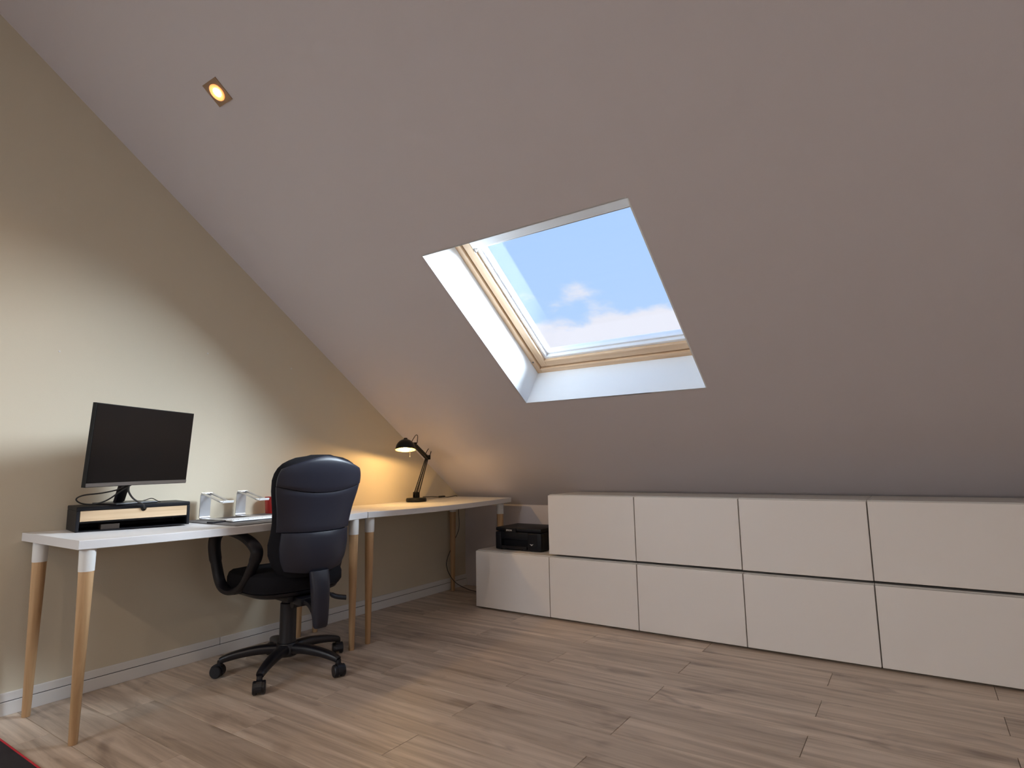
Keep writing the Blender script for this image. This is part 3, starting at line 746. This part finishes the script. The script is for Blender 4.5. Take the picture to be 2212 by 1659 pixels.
bm = B(); tube(bm, spline([(0, -0.302, 0.275), (0, -0.282, 0.320), (0, -0.245, 0.348), (0, -0.18, 0.356)], 6), 0.034, [0.010]*7+[0.014]*12, 14, side=(1, 0, 0), power=4); link('support_bracket', bm, M['black'], t, True)
bm = B(); rod(bm, (-0.035, -0.10, 0.330), (0.06, -0.10, 0.330), 0.018, seg=16); link('tension_knob', bm, M['black'], t, True)
# armrests: closed loops of flat plastic
def armrest(s):
    pts = [(0.262, 0.10, 0.405), (0.250, 0.03, 0.410), (0.236, -0.03, 0.448), (0.226, -0.075, 0.520), (0.220, -0.105, 0.583), (0.224, -0.098, 0.618), (0.240, -0.045, 0.655), (0.262, 0.040, 0.678), (0.290, 0.120, 0.680), (0.304, 0.160, 0.655), (0.304, 0.168, 0.600), (0.292, 0.162, 0.520), (0.277, 0.145, 0.440)]
    pts = [(s*a, b, c) for a, b, c in pts]
    sp = spline(pts, 5, closed=True)
    bm = B(); ra = []; rb = []
    for p in sp:
        ra.append(0.029 if p.z > 0.55 else 0.025); rb.append(0.014)
    tube(bm, sp, ra, rb, 12, closed=True, side=(1, 0.0, 0), power=3.2)
    o = link('armrest', bm, M['black'], t, True)
    bm = B(); box(bm, min(s*0.17, s*0.262), max(s*0.17, s*0.262), 0.02, 0.10, 0.396, 0.412, bev=0.004); link('arm_bracket', bm, M['black'], o)
for s in (-1, 1): armrest(s)
# gas column and star base
bm = B(); lathe(bm, [(0.038, 0.075), (0.042, 0.085), (0.041, 0.140), (0.039, 0.150), (0.039, 0.318), (0.033, 0.324), (0.032, 0.350)], 28); link('gas_column', bm, M['black'], t, True)
bm = B(); lathe(bm, [(0.045, 0.070), (0.055, 0.078), (0.056, 0.120), (0.048, 0.132), (0.037, 0.134)], 28); hub = link('hub', bm, M['black'], t, True)
for k in range(5):
    az = R(-57+72*k)-CR; cu, su = math.cos(az), math.sin(az); D3 = Vector((cu, su, 0)); S3 = Vector((-su, cu, 0))
    bm = B()
    pts = [D3*0.035+Vector((0, 0, 0.104)), D3*0.12+Vector((0, 0, 0.107)), D3*0.21+Vector((0, 0, 0.098)), D3*0.275+Vector((0, 0, 0.084)), D3*0.300+Vector((0, 0, 0.074))]
    sp = spline(pts, 4); n = len(sp)
    ra = [0.030-0.014*i/(n-1) for i in range(n)]; rb = [0.024-0.010*i/(n-1) for i in range(n)]
    tube(bm, sp, ra, rb, 14, side=S3, power=3); lg = link('base_leg', bm, M['black'], t, True)
    # twin-wheel caster
    cpos = D3*0.300; sw = R([20, -35, 60, 10, -20][k]); ax = Vector((math.cos(az+sw+R(90)), math.sin(az+sw+R(90)), 0)); fw = Vector((math.cos(az+sw), math.sin(az+sw), 0))
    cc = cpos+fw*0.010+Vector((0, 0, 0.0285))
    bm = B(); rod(bm, cpos+Vector((0, 0, 0.045)), cpos+Vector((0, 0, 0.076)), 0.013, seg=12)
    # hood: half drum
    Mx_ = Matrix.Translation(cc) @ Matrix((( fw.x, 0, ax.x, 0), (fw.y, 0, ax.y, 0), (0, 1, 0, 0), (0, 0, 0, 1)))
    arcp = [(0.033*math.cos(R(a)), 0.033*math.sin(R(a))) for a in range(-20, 201, 20)]
    prism(bm, arcp, -0.012, 0.012, Mx_)
    cas = link('caster', bm, M['black'], lg, False); cas.name = 'caster'
    for s in (-1, 1):
        Mw = Matrix.Translation(cc+ax*s*0.0175) @ ax.to_track_quat('Z', 'Y').to_matrix().to_4x4()
        lathe_b = B(); lathe(lathe_b, [(0.012, -0.0095), (0.0255, -0.0095), (0.0285, -0.006), (0.0285, 0.006), (0.0255, 0.0095), (0.012, 0.0095)], 24, Mw)
        link('wheel', lathe_b, M['black'], lg, True)

# ------------------------------------------------------------------ rug corner with red edge
t = thing('rug', 'dark floor rug with a red stitched edge in the near left corner', 'rug', (0.06, -4.05, 0), 0)
bm = B(); box(bm, 0.006, 1.10, 0.0, 0.950, 0.0005, 0.005, bev=0.001, seg=1); link('pile', bm, M['rug'], t)
bm = B(); lp = [(0.004, 0.0, 0.004), (1.102, 0.0, 0.004), (1.102, 0.952, 0.004), (0.004, 0.952, 0.004)]
dense = []
for i in range(4):
    a, b = Vector(lp[i]), Vector(lp[(i+1) % 4])
    for k in range(1, 10): dense.append(a.lerp(b, k/10))
tube(bm, dense, 0.0042, 0.0034, 8, closed=True, side=(0, 0, 1)); link('edge_stitching', bm, M['red'], t, True)['label'] = 'red stitched edge'

# ------------------------------------------------------------------ recessed ceiling spots
def downlight(x, s, F, label, power=7):
    t = thing('downlight', label, 'ceiling light', (0, 0, 0), 0, 'square recessed ceiling spots')
    t.matrix_world = F @ Matrix.Translation((x, s, 0))
    bm = B(); h = 0.050; r = 0.034; n = 32; V0 = []; V1 = []
    # square plate with a round hole (thin, proud of the ceiling by 3 mm)
    inner = [(r*math.cos(2*math.pi*k/n), r*math.sin(2*math.pi*k/n)) for k in range(n)]
    outer = []
    for cx_, cy_ in inner:
        m_ = max(abs(cx_), abs(cy_)); outer.append((cx_/m_*h, cy_/m_*h))
    rings = [[Vector((a, b, -0.0005)) for a, b in outer], [Vector((a, b, -0.004)) for a, b in outer], [Vector((a, b, -0.004)) for a, b in inner], [Vector((a, b, -0.0005)) for a, b in inner]]
    V = ring_loft(bm, rings, cap=False)
    for k in range(n): bm.faces.new((V[3][k], V[3][(k+1) % n], V[0][(k+1) % n], V[0][k]))
    link('trim_plate', bm, M['trimring'], t, False)
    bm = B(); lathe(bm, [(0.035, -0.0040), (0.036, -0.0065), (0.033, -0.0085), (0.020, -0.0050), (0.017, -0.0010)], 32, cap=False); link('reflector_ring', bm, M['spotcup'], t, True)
    bm = B(); lathe(bm, [(0.001, -0.0100), (0.010, -0.0095), (0.016, -0.0070), (0.018, -0.0012)], 24, cap=False); b_ = link('bulb', bm, M['spot'], t, True); b_['label'] = 'glowing spot bulb'
    l = bpy.data.lights.new('downlight_lamp', 'SPOT'); lo = bpy.data.objects.new('downlight_lamp', l); COL.objects.link(lo)
    l.energy = power; l.color = (1.0, 0.66, 0.36) if power < 20 else (1.0, 0.78, 0.56); l.spot_size = R(115); l.spot_blend = 0.8; l.shadow_soft_size = 0.02
    lo.matrix_world = F @ Matrix.Translation((x, s, -0.016))
    return t
SD = 2.70/ca
downlight(0.822, SD+0.005, FA, 'lit square recessed ceiling spot at upper left of the photo', 13)
for x, where in ((1.84, 'just above the top edge of the photo'), (2.86, 'third in the row from the desk wall'), (3.88, 'fourth in the row from the desk wall'), (4.90, 'fifth in the row, farthest from the desk wall')):
    downlight(x, SD+0.035 if x < 2 else SD, FA, 'lit square recessed ceiling spot, ' + where)
for x, where in ((1.3, 'nearest the desk wall'), (2.9, 'in the middle'), (4.5, 'nearest the added side window')):
    downlight(x, SD, FB, 'added fill spot on the slope behind the camera, ' + where, 36)  # unseen spots added as fill for the cabinets and floor
